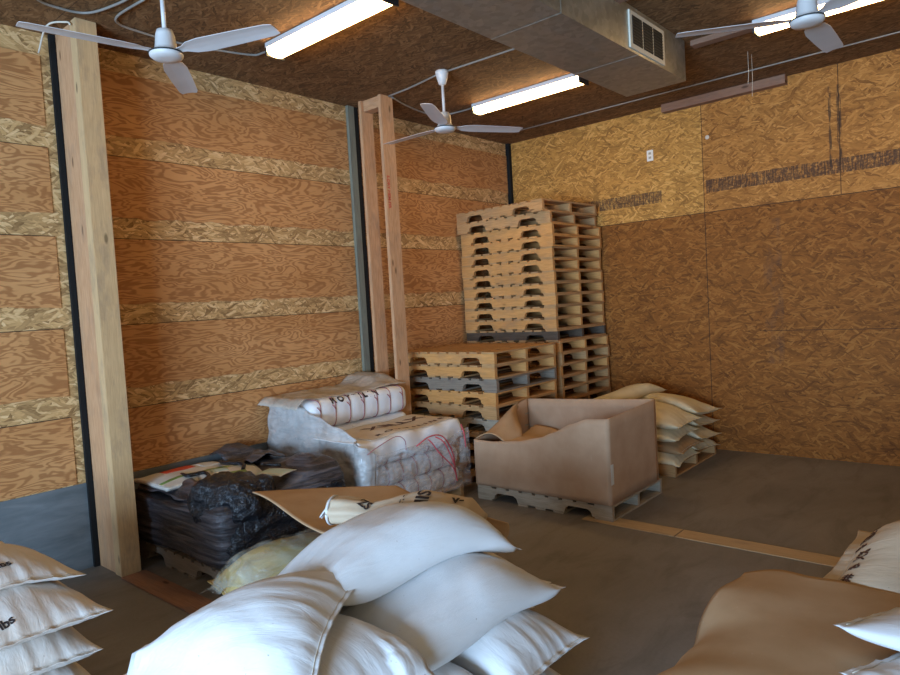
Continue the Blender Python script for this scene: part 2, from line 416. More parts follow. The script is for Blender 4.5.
# front wall behind the camera, with the open roll-up doorway
bm = bmesh.new(); uvl = bm.loops.layers.uv.new('UV')
box_into(bm, 0, 2.4, RY - .15, RY, 0, CEIL, uvl); box_into(bm, 7.0, RX, RY - .15, RY, 0, CEIL, uvl); box_into(bm, 2.4, 7.0, RY - .15, RY, 2.5, CEIL, uvl)
struct(from_bm('wall_front', bm, M['osb_back']))
# curb of the left wall and the plywood courses
slab('baseboard_left', -.2, .004, RY, 0, 0, .585, M['curb'])
COURSES = [(.592, 1.05 - .0, .13), (1.05, 1.65, .13), (1.65, 2.268, .15), (2.268, 2.854, .15), (2.854, 3.6, .18)]
bays = [(-11.4, -5.26), (-5.17, -2.64), (-2.47, -.035)]
k_ = 0
tops = [.592, 1.05, 1.65, 2.268, 2.854, 3.45]
bm = bmesh.new(); uvl = bm.loops.layers.uv.new('UV')
for (y0, y1) in bays:
    for i in range(5):
        lo_ = tops[i] + (.145 if i else .0); hi_ = tops[i + 1] - .0
        # ragged lower edge following the flake band
        n_ = 60; prev = None
        for k in range(n_ + 1):
            y = y0 + (y1 - y0) * k / n_
            zb = lo_ + (.02 * (noise.noise((y * 6, i * 3.1, 0)) + .6 * noise.noise((y * 19, i, 4))) if i else 0)
            zt = hi_ - (.004 if i < 4 else 0)
            cur = [bm.verts.new((.006, y, zb)), bm.verts.new((.006, y, zt)), bm.verts.new((-.01, y, zt)), bm.verts.new((-.01, y, zb))]
            if prev:
                for a in range(4): bm.faces.new((prev[a], cur[a], cur[(a + 1) % 4], prev[(a + 1) % 4]))
            else: bm.faces.new(cur)
            prev = cur
        bm.faces.new(prev[::-1])
struct(from_bm('trim_1', bm, M['plywood']))
# thin dark shadow gap pieces at the top of each course
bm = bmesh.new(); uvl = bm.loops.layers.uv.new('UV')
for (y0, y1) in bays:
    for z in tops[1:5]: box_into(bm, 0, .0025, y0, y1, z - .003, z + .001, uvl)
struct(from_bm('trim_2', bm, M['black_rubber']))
# black joint strips of the wall
slab('trim_3', -.01, .03, -5.20, -5.166, 0, CEIL, M['black_rubber'])
slab('trim_4', -.01, .03, -2.555, -2.50, 0, CEIL, M['black_rubber'])
slab('trim_5', -.01, .035, -2.63, -2.556, 0, CEIL, M['greygreen'])
slab('trim_6', 0, .05, -.05, 0, 0, CEIL, M['black_rubber'])
slab('trim_7', 2.03, 3.22, -.09, -.001, 3.52, CEIL, M['redwood'])
slab('trim_8', 2.93, 3.55, -1.62, -1.53, 3.56, CEIL, M['redwood'])
slab('trim_9', 2.6, 3.3, -2.86, -2.76, 3.56, CEIL, M['redwood'])

# ---------------------------------------------------------------- posts
def post(label, pieces):
    t_ = thing('timber_post', label, 'post', (pieces[0][0], pieces[0][2], 0))
    for n_, (x0, x1, y0, y1, mt, nm) in enumerate(pieces):
        b = box(nm, x0 - pieces[0][0], x1 - pieces[0][0], y0 - pieces[0][2], y1 - pieces[0][2], .0, CEIL, M[mt], t_, .003)
    return t_
post('thick built-up timber post at left, weathered board in front of pinkish studs',
     [(.035, .30, -5.165, -5.06, 'pine', 'stud'), (.303, .395, -5.175, -5.045, 'pine_old', 'weathered_board')])
p2 = post('narrow pine stud nearer the wall, left one of the pair by the pallet stacks',
     [(.18, .218, -2.63, -2.485, 'pine', 'stud')])
p3 = post('pine stud with red stamp, right and front one of the pair before the pallets',
     [(.44, .478, -2.625, -2.47, 'pine', 'stud')])
tag(box('blocking', .221, .437, -2.60, -2.50, 3.5, 3.6, M['pine']), 'short wood block between the pair of studs under the ceiling', 'block')
# red stamped letters up the front stud
me = text_mesh('S-DRY HEM-FIR', .045, True); o = link('red_stamp', me, M['ink_red'], p3)
o.matrix_local = Matrix(((0, 0, 1, .0395), (0, 1, 0, .03), (1, 0, 0, 2.75), (0, 0, 0, 1)))
o.matrix_local = Matrix.Translation((.0395, .035, 2.72)) @ Matrix(((0, 0, 1, 0), (0, 1, 0, 0), (-1, 0, 0, 0), (0, 0, 0, 1)))

# ---------------------------------------------------------------- duct
d = thing('air_duct', 'big galvanised sheet metal duct hung along the ceiling between the lamps', 'duct', (2.645, -5.5, 3.29))
DX0, DX1, DY0, DY1 = -.245, .255, -3.2, 3.84   # local
box('duct_body', DX0, DX1, DY0, DY1, 0, .308, M['galv'], d)
for y in (-1.6, -.4, .8, 2.0, 3.0): 
    bm = bmesh.new(); uvl = bm.loops.layers.uv.new('UV')
    box_into(bm, DX0 - .002, DX1 + .002, y - .010, y + .010, -.002, .308, uvl); from_bm('seam_band', bm, M['galv'], d)
g = box('grille', DX1, DX1 + .012, 2.86, 3.42, .02, .268, M['grille_white'], d)
gx = DX1 + .0125
for k in range(3):
    y0 = 2.895 + k * .168
    bm = bmesh.new(); uvl = bm.loops.layers.uv.new('UV'); box_into(bm, gx - .002, gx + .001, y0, y0 + .15, .05, .24, uvl)
    from_bm('grille_opening', bm, M['grille_dark'], d)
    bm = bmesh.new(); uvl = bm.loops.layers.uv.new('UV')
    for j in range(9): box_into(bm, gx + .001, gx + .005, y0, y0 + .15, .06 + j * .02, .064 + j * .02, uvl)
    from_bm('louvre', bm, M['dark_metal'], d)

# ---------------------------------------------------------------- ceiling lamps
def lamp(x0, y, label):
    t_ = thing('fluorescent_light', label, 'ceiling light', (x0, y, CEIL), group=None)
    box('housing', 0, 1.2, -.075, .075, -.035, -.001, M['white_metal'], t_)
    # rounded wrap diffuser
    bm = bmesh.new(); prof = [(-.07, -.036), (-.072, -.06), (-.055, -.082), (-.02, -.09), (.02, -.09), (.055, -.082), (.072, -.06), (.07, -.036)]
    a = [bm.verts.new((.015, y_, z)) for y_, z in prof]; b = [bm.verts.new((1.185, y_, z)) for y_, z in prof]
    for k in range(len(prof) - 1): bm.faces.new((a[k], a[k + 1], b[k + 1], b[k]))
    bm.faces.new(a[::-1]); bm.faces.new(b); bm.faces.new((a[0], b[0], b[-1], a[-1]))
    bmesh.ops.recalc_face_normals(bm, faces=bm.faces)
    from_bm('diffuser', bm, M['lamp'], t_)
    for x in (0, 1.186): box('end_cap', x, x + .014, -.076, .076, -.094, -.0355, M['dark_metal'], t_)
    return t_
lamp(.80, -3.98, 'lit fluorescent ceiling light nearest the left fan')
lamp(.80, -1.63, 'lit fluorescent ceiling light between the middle fan and the duct')
lamp(3.40, -1.58, 'lit fluorescent ceiling light behind the right fan')

# ---------------------------------------------------------------- ceiling fans
def make_fan():
    t_ = thing('ceiling_fan', 'fan', 'ceiling fan', (0, 0, 0))
    lathe('canopy', [(.012, -.115), (.03, -.11), (.045, -.06), (.055, -.02), (.055, -.002)], M['white_metal'], t_)
    lathe('rod', [(.012, -.36), (.012, -.1)], M['white_metal'], t_, 14)
    h = lathe('motor_housing', [(.03, -.50), (.075, -.497), (.088, -.485), (.09, -.468), (.07, -.455), (.058, -.44), (.05, -.37), (.042, -.345), (.015, -.34)], M['white_metal'], t_)
    lathe('band', [(.0915, -.474), (.093, -.47), (.0915, -.466)], M['dark_metal'], h)
    for k in range(3):
        a = k * 2 * PI / 3; ca, sa = math.cos(a), math.sin(a)
        bm = bmesh.new(); secs = [(.055, .022, 0), (.12, .028, .1), (.17, .055, .14), (.25, .066, .15), (.45, .063, .14), (.66, .056, .13), (.70, .045, .12)]
        top = []; bot = []
        for r, hw, tw in secs:
            rt, rb = [], []
            for sgn in (-1, -.33, .33, 1):
                yy = sgn * hw; zz = -.462 - yy * math.sin(tw) - .004 * sgn * sgn; yy *= math.cos(tw)
                X, Y = r * ca - yy * sa, r * sa + yy * ca
                rt.append(bm.verts.new((X, Y, zz + .003))); rb.append(bm.verts.new((X, Y, zz)))
            top.append(rt); bot.append(rb)
        for i in range(len(secs) - 1):
            for j in range(3):
                bm.faces.new((top[i][j], top[i + 1][j], top[i + 1][j + 1], top[i][j + 1]))
                bm.faces.new((bot[i][j], bot[i][j + 1], bot[i + 1][j + 1], bot[i + 1][j]))
            bm.faces.new((top[i][0], bot[i][0], bot[i + 1][0], top[i + 1][0])); bm.faces.new((top[i][3], top[i + 1][3], bot[i + 1][3], bot[i][3]))
        for e in (0, -1):
            for j in range(3): bm.faces.new((top[e][j], top[e][j + 1], bot[e][j + 1], bot[e][j]))
        bmesh.ops.recalc_face_normals(bm, faces=bm.faces)
        from_bm('blade', bm, M['blade'], t_)
    return t_
fan = make_fan(); kids(fan)
for i, (x, y, a, lab) in enumerate([
        (1.33, -5.08, 22, 'white three-blade ceiling fan at upper left beside the thick post'),
        (1.23, -2.63, 60, 'white three-blade ceiling fan in the middle, in front of the corner'),
        (3.99, -2.70, 90, 'white three-blade ceiling fan at upper right in front of a lamp')]):
    o = fan if i == 0 else copy_tree(fan)
    o.location = (x, y, CEIL); o.rotation_euler = (0, 0, math.radians(a)); o['label'] = lab; o['group'] = 'white ceiling fans'

# conduits
def conduit(label, pts, r=.008, mat='conduit_metal', n=6): return tag(tube('conduit', spline(pts, n), r, M[mat]), label, 'conduit')
C = CEIL - .012
conduit('bent metal conduit looping over the thick post to the left edge', [(.9, -5.7, C), (.55, -5.45, C), (.49, -5.28, C), (.53, -5.15, C), (.72, -5.08, C), (.95, -5.05, C), (1.28, -5.08, C)])
conduit('metal conduit from the thick post to the first lamp', [(.93, -4.98, C), (.62, -5.0, C), (.50, -4.95, C), (.46, -4.80, C), (.45, -4.5, C), (.56, -4.05, C), (.66, -3.98, C), (.80, -3.98, C)])
conduit('white conduit from the stud pair to the middle fan and the duct', [(.5, -2.54, C), (.8, -2.56, C), (1.17, -2.62, C)])
conduit('white conduit from the middle fan to the duct', [(1.29, -2.62, C), (1.7, -2.6, C), (2.39, -2.57, C)])
conduit('white conduit curving from the stud pair to the second lamp', [(.5, -2.50, C), (.40, -2.2, C), (.34, -1.85, C), (.42, -1.68, C), (.6, -1.63, C), (.80, -1.63, C)])
conduit('thin conduit along the ceiling before the back wall', [(.55, -.5, C), (2.5, -.5, C), (5.6, -.5, C)], r=.007, n=2)
conduit('short cable from the left wall to the thick post top', [(.05, -5.28, 3.45), (.2, -5.27, 3.58), (.32, -5.2, 3.585), (.36, -5.19, 3.56)], r=.006, mat='thread')
for y, wz, q in ((-.9, 3.25, 'longer'), (-1.0, 3.33, 'shorter')): tag(tube('hanging_wire', [(3.17, y, CEIL - .001), (3.175, y - .01, 3.42), (3.17, y - .02, wz)], .002, M['thread'], n=5), q + ' of two thin wires hanging from the ceiling right of the duct', 'wire', 'wires hanging from the ceiling')
# outlet on the back wall
o_ = thing('wall_outlet', 'white outlet plate high on the back wall', 'outlet', (1.85, 0, 3.12))
box('plate', -.035, .035, -.008, -.0005, -.057, .057, M['white_plastic'], o_, .002)
for z in (-.022, .022): box('socket', -.014, .014, -.0105, -.0085, z - .012, z + .012, M['galv'], o_)
o_ = tag(lathe('cable_hole_cover', [(.02, 0), (.021, .003), (.014, .005)], M['tan_top'], n=20), 'small round pale cover on the back wall by the sheet joint', 'cover')
o_.rotation_euler = (PI / 2, 0, 0); o_.location = (2.46, -.0, 3.19)

# floor planks
def plank(x0, x1, y0, y1, z1, mat, lab): return tag(box('floor_plank', x0, x1, y0, y1, .0, z1, M[mat], None, .002), lab, 'plank')
plank(2.36, 3.07, -2.655, -2.49, .004, 'strip', 'wooden plank let into the floor, piece running from the box pallet')
plank(3.075, 5.4, -2.655, -2.49, .004, 'strip', 'wooden plank in the floor, piece reaching the sacks on the right')
plank(.42, 1.35, -5.19, -5.03, .012, 'redwood', 'reddish plank on the floor from the thick post along the black-wrapped load')

# ---------------------------------------------------------------- pallets
def stringer_bm(L=1.2, h=.089, w=.038):
    def notch(c, hw=.115, dep=.054):
        return [(c - hw, 0), (c - hw + .012, dep * .7), (c - hw + .04, dep), (c + hw - .04, dep), (c + hw - .012, dep * .7), (c + hw, 0)]
    pr = [(-L / 2, 0)] + notch(-L * .27) + notch(L * .27) + [(L / 2, 0), (L / 2, h), (-L / 2, h)]
    bm = bmesh.new(); uvl = bm.loops.layers.uv.new('UV'); r = random.random() * 9
    a = [bm.verts.new((x, -w / 2, z)) for x, z in pr]; b = [bm.verts.new((x, w / 2, z)) for x, z in pr]
    bm.faces.new(a); bm.faces.new(b[::-1])
    n = len(pr)
    for i in range(n): bm.faces.new((a[(i + 1) % n], a[i], b[i], b[(i + 1) % n]))
    bm.normal_update(); bmesh.ops.triangulate(bm, faces=[f for f in bm.faces if len(f.verts) > 4])
    bmesh.ops.recalc_face_normals(bm, faces=bm.faces)
    for f in bm.faces:
        for lp in f.loops: lp[uvl].uv = (lp.vert.co.x + r, lp.vert.co.z + lp.vert.co.y + r)
    return bm
LP, WP, HP = 1.2, 1.02, .1215
def make_pallet(mat_s, mat_d, seed):
    random.seed(seed)
    t_ = thing('pallet', 'p', 'pallet')
    for y in (-WP / 2 + .019, 0, WP / 2 - .019):
        o = from_bm('stringer', stringer_bm(), M[mat_s], t_); o.location = (0, y, .016)
    def row(z0, xs):
        for x, w_ in xs:
            j = random.uniform(-.004, .004)
            o = box('deck_board', x - w_ / 2, x + w_ / 2, -WP / 2 - .002 + j, WP / 2 + .002 + j, z0, z0 + .0155, M[mat_d], t_)
    row(.1055, [(-.53, .14), (-.362, .09), (-.242, .09), (-.12, .09), (0, .09), (.12, .09), (.242, .09), (.362, .09), (.53, .14)])
    row(0, [(-.53, .14), (-.16, .09), (0, .09), (.16, .09), (.53, .14)])
    kids(t_); return t_
protos = {}
for k, (a, b) in {'new': ('pallet_side', 'pallet'), 'new2': ('pallet_side', 'pallet_side'), 'grey': ('pallet_grey', 'pallet_grey'), 'dark': ('pallet_dark', 'pallet'), 'pale': ('pallet_pale', 'pallet_pale'), 'tan': ('pallet', 'pallet')}.items():
    protos[k] = make_pallet(a, b, hash(k) % 97 if False else len(k) * 7 + ord(k[0]))
used = set()
def place_pallet(kind, x, y, z, rz, label, group=None):
    if kind not in used: o = protos[kind]; used.add(kind)
    else: o = copy_tree(protos[kind])
    o.location = (x, y, z); o.rotation_euler = (0, 0, math.radians(rz)); o['label'] = label
    if group: o['group'] = group
    elif 'group' in o: del o['group']
    return o
ORD = ['topmost', 'second', 'third', 'fourth', 'fifth', 'sixth', 'seventh', 'eighth', 'ninth', 'tenth', 'eleventh', 'twelfth', 'thirteenth', 'fourteenth', 'fifteenth', 'sixteenth', 'seventeenth', 'eighteenth', 'nineteenth', 'twentieth', 'twenty-first', 'twenty-second']
rr = random.Random(11)
NT_ = 22
for i in range(NT_):
    z = i * HP; n = NT_ - 1 - i
    if n <= 1: kind = 'tan'
    elif n == 11: kind = 'dark'
    else: kind = rr.choice(['new', 'new2', 'new2']) if n < 11 else rr.choice(['tan', 'new'])
    dx = rr.uniform(-.012, .012); dy = rr.uniform(-.004, .004); rz = rr.uniform(-.15, .15)
    if n > 11: dx += .03 + .01 * (n % 2)
    if n == 0: dx, dy, rz = -.03, -.03, -3.2
    if n == 1: dx, dy, rz = -.03, -.02, 2.0
    what = {0: 'worn wooden pallet', 1: 'greyish wooden pallet', 11: 'black-stained wooden pallet'}.get(n, 'wooden pallet')
    place_pallet(kind, .655 + dx, -.575 + dy, z, rz, f'{what}, {ORD[n]} from the top of the tall corner stack' if n else 'worn wooden pallet, topmost of the tall corner stack', 'pallets in the tall corner stack')
NS = 10
kinds_s = {0: 'new', 1: 'new', 2: 'grey', 3: 'new2', 4: 'tan', 5: 'pale'}
for i in range(NS):
    n = NS - 1 - i; kind = kinds_s.get(n, 'tan'); dx = rr.uniform(-.02, .02); dy = rr.uniform(-.015, .015); rz = rr.uniform(-1.2, 1.2)
    what = {2: 'dark grey weathered pallet', 5: 'pale weathered pallet'}.get(n, 'wooden pallet')
    place_pallet(kind, .735 + dx, -1.745 + dy, i * HP, rz, f'{what}, {ORD[n]} from the top of the low stack' if n else 'clean wooden pallet, topmost of the low stack behind the studs', 'pallets in the low stack')
place_pallet('pale', 1.965, -2.165, 0, .3, 'pale weathered pallet under the large cardboard box').scale = (1.04, .86, 1)
place_pallet('tan', 1.90, -.72, 0, 0, 'wooden pallet under the cream sacks by the back wall')
place_pallet('grey', .66, -4.40, 0, 0, 'wooden pallet under the black-wrapped load')  # grey wood chosen to put the shade under the load into its colour
place_pallet('tan', .62, -3.16, 0, 0, 'wooden pallet under the clear-wrapped white bales')
place_pallet('tan', 2.93, -5.40, 0, 0, 'wooden pallet under the heap of white sacks')
place_pallet('tan', 1.30, -6.45, 0, 0, 'wooden pallet under the sacks at the left edge')
place_pallet('tan', 4.62, -4.0, 0, 0, 'wooden pallet under the cardboard-covered sacks at right')

# ---------------------------------------------------------------- heightmap for settling sacks
class HMap:
    def __init__(s, x0, x1, y0, y1, base=0.0, st=.02):
        s.x0, s.y0, s.st = x0, y0, st; s.nx = int((x1 - x0) / st) + 2; s.ny = int((y1 - y0) / st) + 2
        s.H = np.full((s.nx, s.ny), base)
    def rect(s, x0, x1, y0, y1, z):
        a, b = int((x0 - s.x0) / s.st), int((x1 - s.x0) / s.st); c_, d_ = int((y0 - s.y0) / s.st), int((y1 - s.y0) / s.st)
        a, c_ = max(a, 0), max(c_, 0); s.H[a:b + 1, c_:d_ + 1] = np.maximum(s.H[a:b + 1, c_:d_ + 1], z)
    def at(s, G, X, Y):
        fx = np.clip((X - s.x0) / s.st, 0, s.nx - 1.001); fy = np.clip((Y - s.y0) / s.st, 0, s.ny - 1.001)
        i, j = fx.astype(int), fy.astype(int); u, v_ = fx - i, fy - j
        return G[i, j] * (1 - u) * (1 - v_) + G[i + 1, j] * u * (1 - v_) + G[i, j + 1] * (1 - u) * v_ + G[i + 1, j + 1] * u * v_
    def blur(s, G, sig):
        r = max(1, int(3 * sig / s.st)); k = np.exp(-.5 * (np.arange(-r, r + 1) * s.st / sig) ** 2); k /= k.sum()
        P = np.pad(G, r, mode='edge')
        P = np.apply_along_axis(lambda a: np.convolve(a, k, 'valid'), 0, P)
        return np.apply_along_axis(lambda a: np.convolve(a, k, 'valid'), 1, P)
    def splat(s, X, Y, Z):
        i = np.round((X - s.x0) / s.st).astype(int).ravel(); j = np.round((Y - s.y0) / s.st).astype(int).ravel(); z = Z.ravel()
        for di in (0, 1, -1):
            for dj in (0, 1, -1):
                a, b = i + di, j + dj; ok = (a >= 0) & (a < s.nx) & (b >= 0) & (b < s.ny)
                np.maximum.at(s.H, (a[ok], b[ok]), z[ok] - (.002 if di or dj else 0))

SURF = {}
def sack(label, cx, cy, rz, L, W, T, mat, hm, group=None, droop=.08, rise=.12, flap=.022, wr=1.0, seed=0, thin=None, tiltend=0.0, cat='sack', name='sack', NU=72, NV=40, sig=.10, zig=False, corner=.07, sink=.012, bendy=0.0, ears=.0):
    rs = np.random.RandomState(seed); a = math.radians(rz); ca, sa = math.cos(a), math.sin(a)
    S, Tt = np.meshgrid(np.linspace(-1, 1, NU), np.linspace(-1, 1, NV), indexing='ij')
    # denser rows toward the ends
    S = np.sign(S) * (1 - (1 - np.abs(S)) ** 1.25)
    fe = 1 - 2 * flap / L                      # where the filled body ends
    s1 = np.clip(np.abs(S) / fe, 0, 1)
    px = S * L / 2 * (1 - .035 * (1 - Tt ** 2) * np.abs(S) ** 3)
    py = Tt * W / 2 * ((1 - corner) + corner * np.abs(S) ** 3.5) + bendy * (S ** 2 - .3)
    if ears: px = px + np.sign(S) * ears * np.clip(np.abs(S) - .75, 0, 1) * 4 * Tt ** 4
    P = (1 - s1 ** 3.4) ** .6 * np.clip(1 - np.abs(Tt) ** 3.0, 0, 1) ** .5
    ph = rs.rand(6) * 6.28
    wn = np.zeros_like(S); q = Tt * W; e = np.clip((s1 - .45) / .5, 0, 1) ** 1.4
    for k, f_ in enumerate((38, 61, 97)):
        wn += np.sin(q * f_ + ph[k] + 1.4 * np.sin(S * 5 + ph[k + 2])) / (1 + .7 * k)
    wrk = wn * e * np.clip(1 - np.abs(Tt) ** 6, 0, 1) * .0026 * wr
    lum = np.array([[noise.noise((x * 4.2 + ph[0], y * 5.5 + ph[1], seed * 1.7)) + .45 * noise.noise((x * 9 + ph[2], y * 14, seed)) for y in py[0]] for x in px[:, 0]])
    X = cx + px * ca - py * sa; Y = cy + px * sa + py * ca
    core = (np.abs(S) < .6) & (np.abs(Tt) < .7)
    h0 = hm.at(hm.H, X, Y); bc = np.percentile(h0[core], 65)
    G = hm.blur(np.clip(hm.H, bc - droop, bc + rise), sig)
    b = hm.at(G, X, Y)
    b = np.maximum(b, np.minimum(h0, bc + rise) - .035) - sink * P
    zb = b + .34 * T * (1 - P ** .6)
    amp = np.clip(P * 3, 0, 1)
    zt = zb + (T + sink) * P + .005 + (lum * .009 * wr * amp + wrk)
    zb = zb + wrk * .4
    if tiltend: 
        k = tiltend * np.clip(S, -1, 1) ; zt = zt + k * 0; 
    zt = np.maximum(zt, zb + .004)
    hm.splat(X, Y, zt)
    if zig:
        X = X + ca * 0; 
    bm = bmesh.new(); ox, oy = cx, cy; oz = float(zb.min())
    def loc(i, j, z):
        dx, dy = X[i, j] - ox, Y[i, j] - oy; return (dx * ca + dy * sa, -dx * sa + dy * ca, z - oz)
    top = [[bm.verts.new(loc(i, j, zt[i, j])) for j in range(NV)] for i in range(NU)]
    bot = [[bm.verts.new(loc(i, j, zb[i, j])) if 0 < i < NU - 1 and 0 < j < NV - 1 else top[i][j] for j in range(NV)] for i in range(NU)]
    if zig:
        for i_ in (NU - 1, NU - 2):
            for j in range(NV):
                if j % 2 == 0: top[i_][j].co.x += .009
    for i in range(NU - 1):
        for j in range(NV - 1):
            bm.faces.new((top[i][j], top[i + 1][j], top[i + 1][j + 1], top[i][j + 1]))
            f = (bot[i][j], bot[i][j + 1], bot[i + 1][j + 1], bot[i + 1][j])
            if len({v.index if v.index >= 0 else id(v) for v in f}) == 4 or True:
                try: bm.faces.new(f)
                except ValueError: pass
    o = from_bm(name, bm, M[mat], None, True)
    o.location = (ox, oy, oz); o.rotation_euler = (0, 0, a)
    tag(o, label, cat, group)
    # stitching thread along each end
    seam = []
    for side in (0, 1):
        idx = np.argmin(np.abs(np.abs(S[:NU // 2, 0]) - fe)) if side == 0 else NU - 1 - np.argmin(np.abs(np.abs(S[:NU // 2, 0]) - fe))
        pts = [Vector(loc(idx, j, zt[idx, j] + .0015)) for j in range(2, NV - 2)]
        th = tube('stitching', pts, .0016, M['thread'], o, 5)
    SURF[o] = (X, Y, zt, ca, sa, cx, cy, oz, px, py)
    return o
def top_z(hm, X, Y): return float(hm.at(hm.H, np.array([X]), np.array([Y]))[0])
def print_on(o, body, lx, ly, rz, size, mat='ink', part='printed_text', bold=True, sx=1.0):
    """lay printed letters on the sack's upper face (local plan coordinates)"""
    X, Y, zt, ca, sa, cx, cy, oz, px, py = SURF[o]
    me = text_mesh(body, size, bold); a = math.radians(rz)
    bm = bmesh.new(); bm.from_mesh(me); bmesh.ops.subdivide_edges(bm, edges=[e for e in bm.edges if e.calc_length() > size * .25], cuts=2, use_grid_fill=False)
    bmesh.ops.triangulate(bm, faces=bm.faces)
    flat = np.stack([px.ravel(), py.ravel()], 1); zf = zt.ravel()
    for v in bm.verts:
        x = v.co.x * sx; y = v.co.y
        lx2 = lx + x * math.cos(a) - y * math.sin(a); ly2 = ly + x * math.sin(a) + y * math.cos(a)
        d2 = (flat[:, 0] - lx2) ** 2 + (flat[:, 1] - ly2) ** 2; k = np.argpartition(d2, 4)[:4]; w_ = 1 / (d2[k] + 1e-6)
        v.co = (lx2, ly2, float((zf[k] * w_).sum() / w_.sum()) - oz + .003)
    bm.to_mesh(me); bm.free()
    return link(part, me, M[mat], o)

# --- the heap of white sacks in the foreground
hm = HMap(1.2, 4.2, -6.9, -3.8)
hm.rect(2.33, 3.53, -5.91, -4.89, HP)
WS = 'white sacks of the foreground heap'
def ws(label, *a, **k):
    k.setdefault('mat', 'sack_white'); mat = k.pop('mat')
    return sack(label, *a, mat, hm, WS, **k)
# layer 1
ws('white sack at the bottom right of the heap, lowest of the three visible ends', 3.10, -4.92, 0, .90, .44, .18, seed=1)
ws('white sack in the lowest layer at the near right of the heap', 3.12, -5.38, 0, .90, .44, .14, seed=2)
ws('white sack in the lowest layer at the nearest corner of the heap', 3.10, -5.83, 0, .90, .44, .14, seed=3)
ws('white sack in the lowest layer at the far left of the heap', 2.42, -5.10, 90, .85, .44, .16, seed=4)
ws('white sack in the lowest layer at the near left of the heap', 2.40, -5.85, 90, .80, .44, .14, seed=5)
# layer 2
ws('white sack with its stitched end facing right, second layer below the crumpled one', 3.12, -4.93, 2, .90, .48, .19, seed=6, droop=.05, ears=.012)
ws('white sack in the second layer at the near right, mostly covered', 3.08, -5.42, 0, .90, .46, .125, seed=7)
ws('white sack in the second layer at the nearest corner', 3.02, -5.86, 0, .90, .44, .125, seed=8)
ws('white sack in the second layer at the left side of the heap', 2.42, -5.12, 90, .82, .46, .17, seed=9)
# layer 3
ws('white sack in the third layer under the top sack', 2.72, -5.02, 90, .85, .44, .16, seed=10)
ws('plump white sack with gathered near end lying across the right side of the heap', 3.17, -5.05, 86, .88, .47, .18, seed=11, droop=.07, ears=.012)
ws('white sack in front of the top sack, its corner tip pointing right', 2.98, -5.70, 3, .92, .50, .20, seed=12, ears=.012)
# layer 4
ws('broad white sack across the top of the heap, highest one', 2.88, -5.06, 79, .92, .58, .23, seed=13, droop=.13, ears=.012)
ws('white sack drooping over the left front of the heap, bright in the daylight', 2.52, -6.00, 31, 1.56, .58, .15, seed=14, droop=.32, rise=.24, ears=.012)

# --- left stack
hl = HMap(.3, 2.5, -7.4, -5.5)
hl.rect(.7, 1.9, -6.95, -5.95, HP)
LS = 'sacks stacked at the left edge'
for k in range(2):
    sack(f'white sack at the left edge, {"bottom" if k == 0 else "second"} of its stack', 1.42, -6.15, 0, .98, .55, .175, 'sack_left', hl, LS, seed=20 + k)
    sack(f'white sack behind the left front stack, {"bottom" if k == 0 else "second"} layer', 1.42, -6.70, 0, .98, .55, .15, 'sack_left', hl, LS, seed=25 + k)
l1 = sack('white sack with upturned stitched end at the left edge, just under the top one', 1.42, -6.13, 2, .98, .58, .13, 'sack_left', hl, LS, seed=30, ears=.012)
l2 = sack('dusty off-white sack on top at the left edge', 1.22, -6.17, 4, .95, .60, .11, 'sack_left', hl, LS, seed=31, ears=.012)
print_on(l2, '100 lbs', .36, -.02, 100, .05); print_on(l1, '100 lbs', .40, -.12, 100, .05)

# --- right stack with cardboard
hr = HMap(3.5, 5.8, -5.6, -2.8)
hr.rect(4.02, 5.22, -4.51, -3.49, HP)
RS = 'sacks under the cardboard at right'
for k in range(2):
    for j, y in enumerate((-4.5, -3.95)):
        sack(f'white sack {"lowest" if k == 0 else "second lowest"} under the cardboard at right, {"near" if j == 0 else "far"} row', 4.55, y, 0, .98, .52, .16, 'sack_white', hr, RS, seed=40 + k * 2 + j)

# --- sacks by the back wall
hb = HMap(1.0, 3.0, -1.7, 0)
hb.rect(1.30, 2.50, -1.23, -.21, HP)
BS = 'cream sacks by the back wall'
rows = [(-1.0, -.48), (-.96, -.50), (-1.0, -.46), (-.98, -.48)]
mats_b = ['sack_cream', 'sack_brown', 'sack_cream', 'sack_cream']
for k, (ya, yb) in enumerate(rows):
    for j, y in enumerate((ya, yb)):
        lab = ('brown kraft sack' if k == 1 and j == 0 else 'cream sack') + f' by the back wall, {["bottom", "second", "third", "fourth"][k]} layer, {"near" if j == 0 else "far"} end'
        sack(lab, 2.06 + .03 * (k % 2), y, rr.uniform(-4, 4), .95, .54, .125, mats_b[k] if j == 0 else 'sack_cream', hb, BS, seed=60 + k * 2 + j, NU=48, NV=28, ears=.012)
sack('single cream sack on top of the pile by the back wall', 1.75, -.80, 75, .95, .50, .13, 'sack_cream', hb, BS, seed=70, NU=48, NV=28)
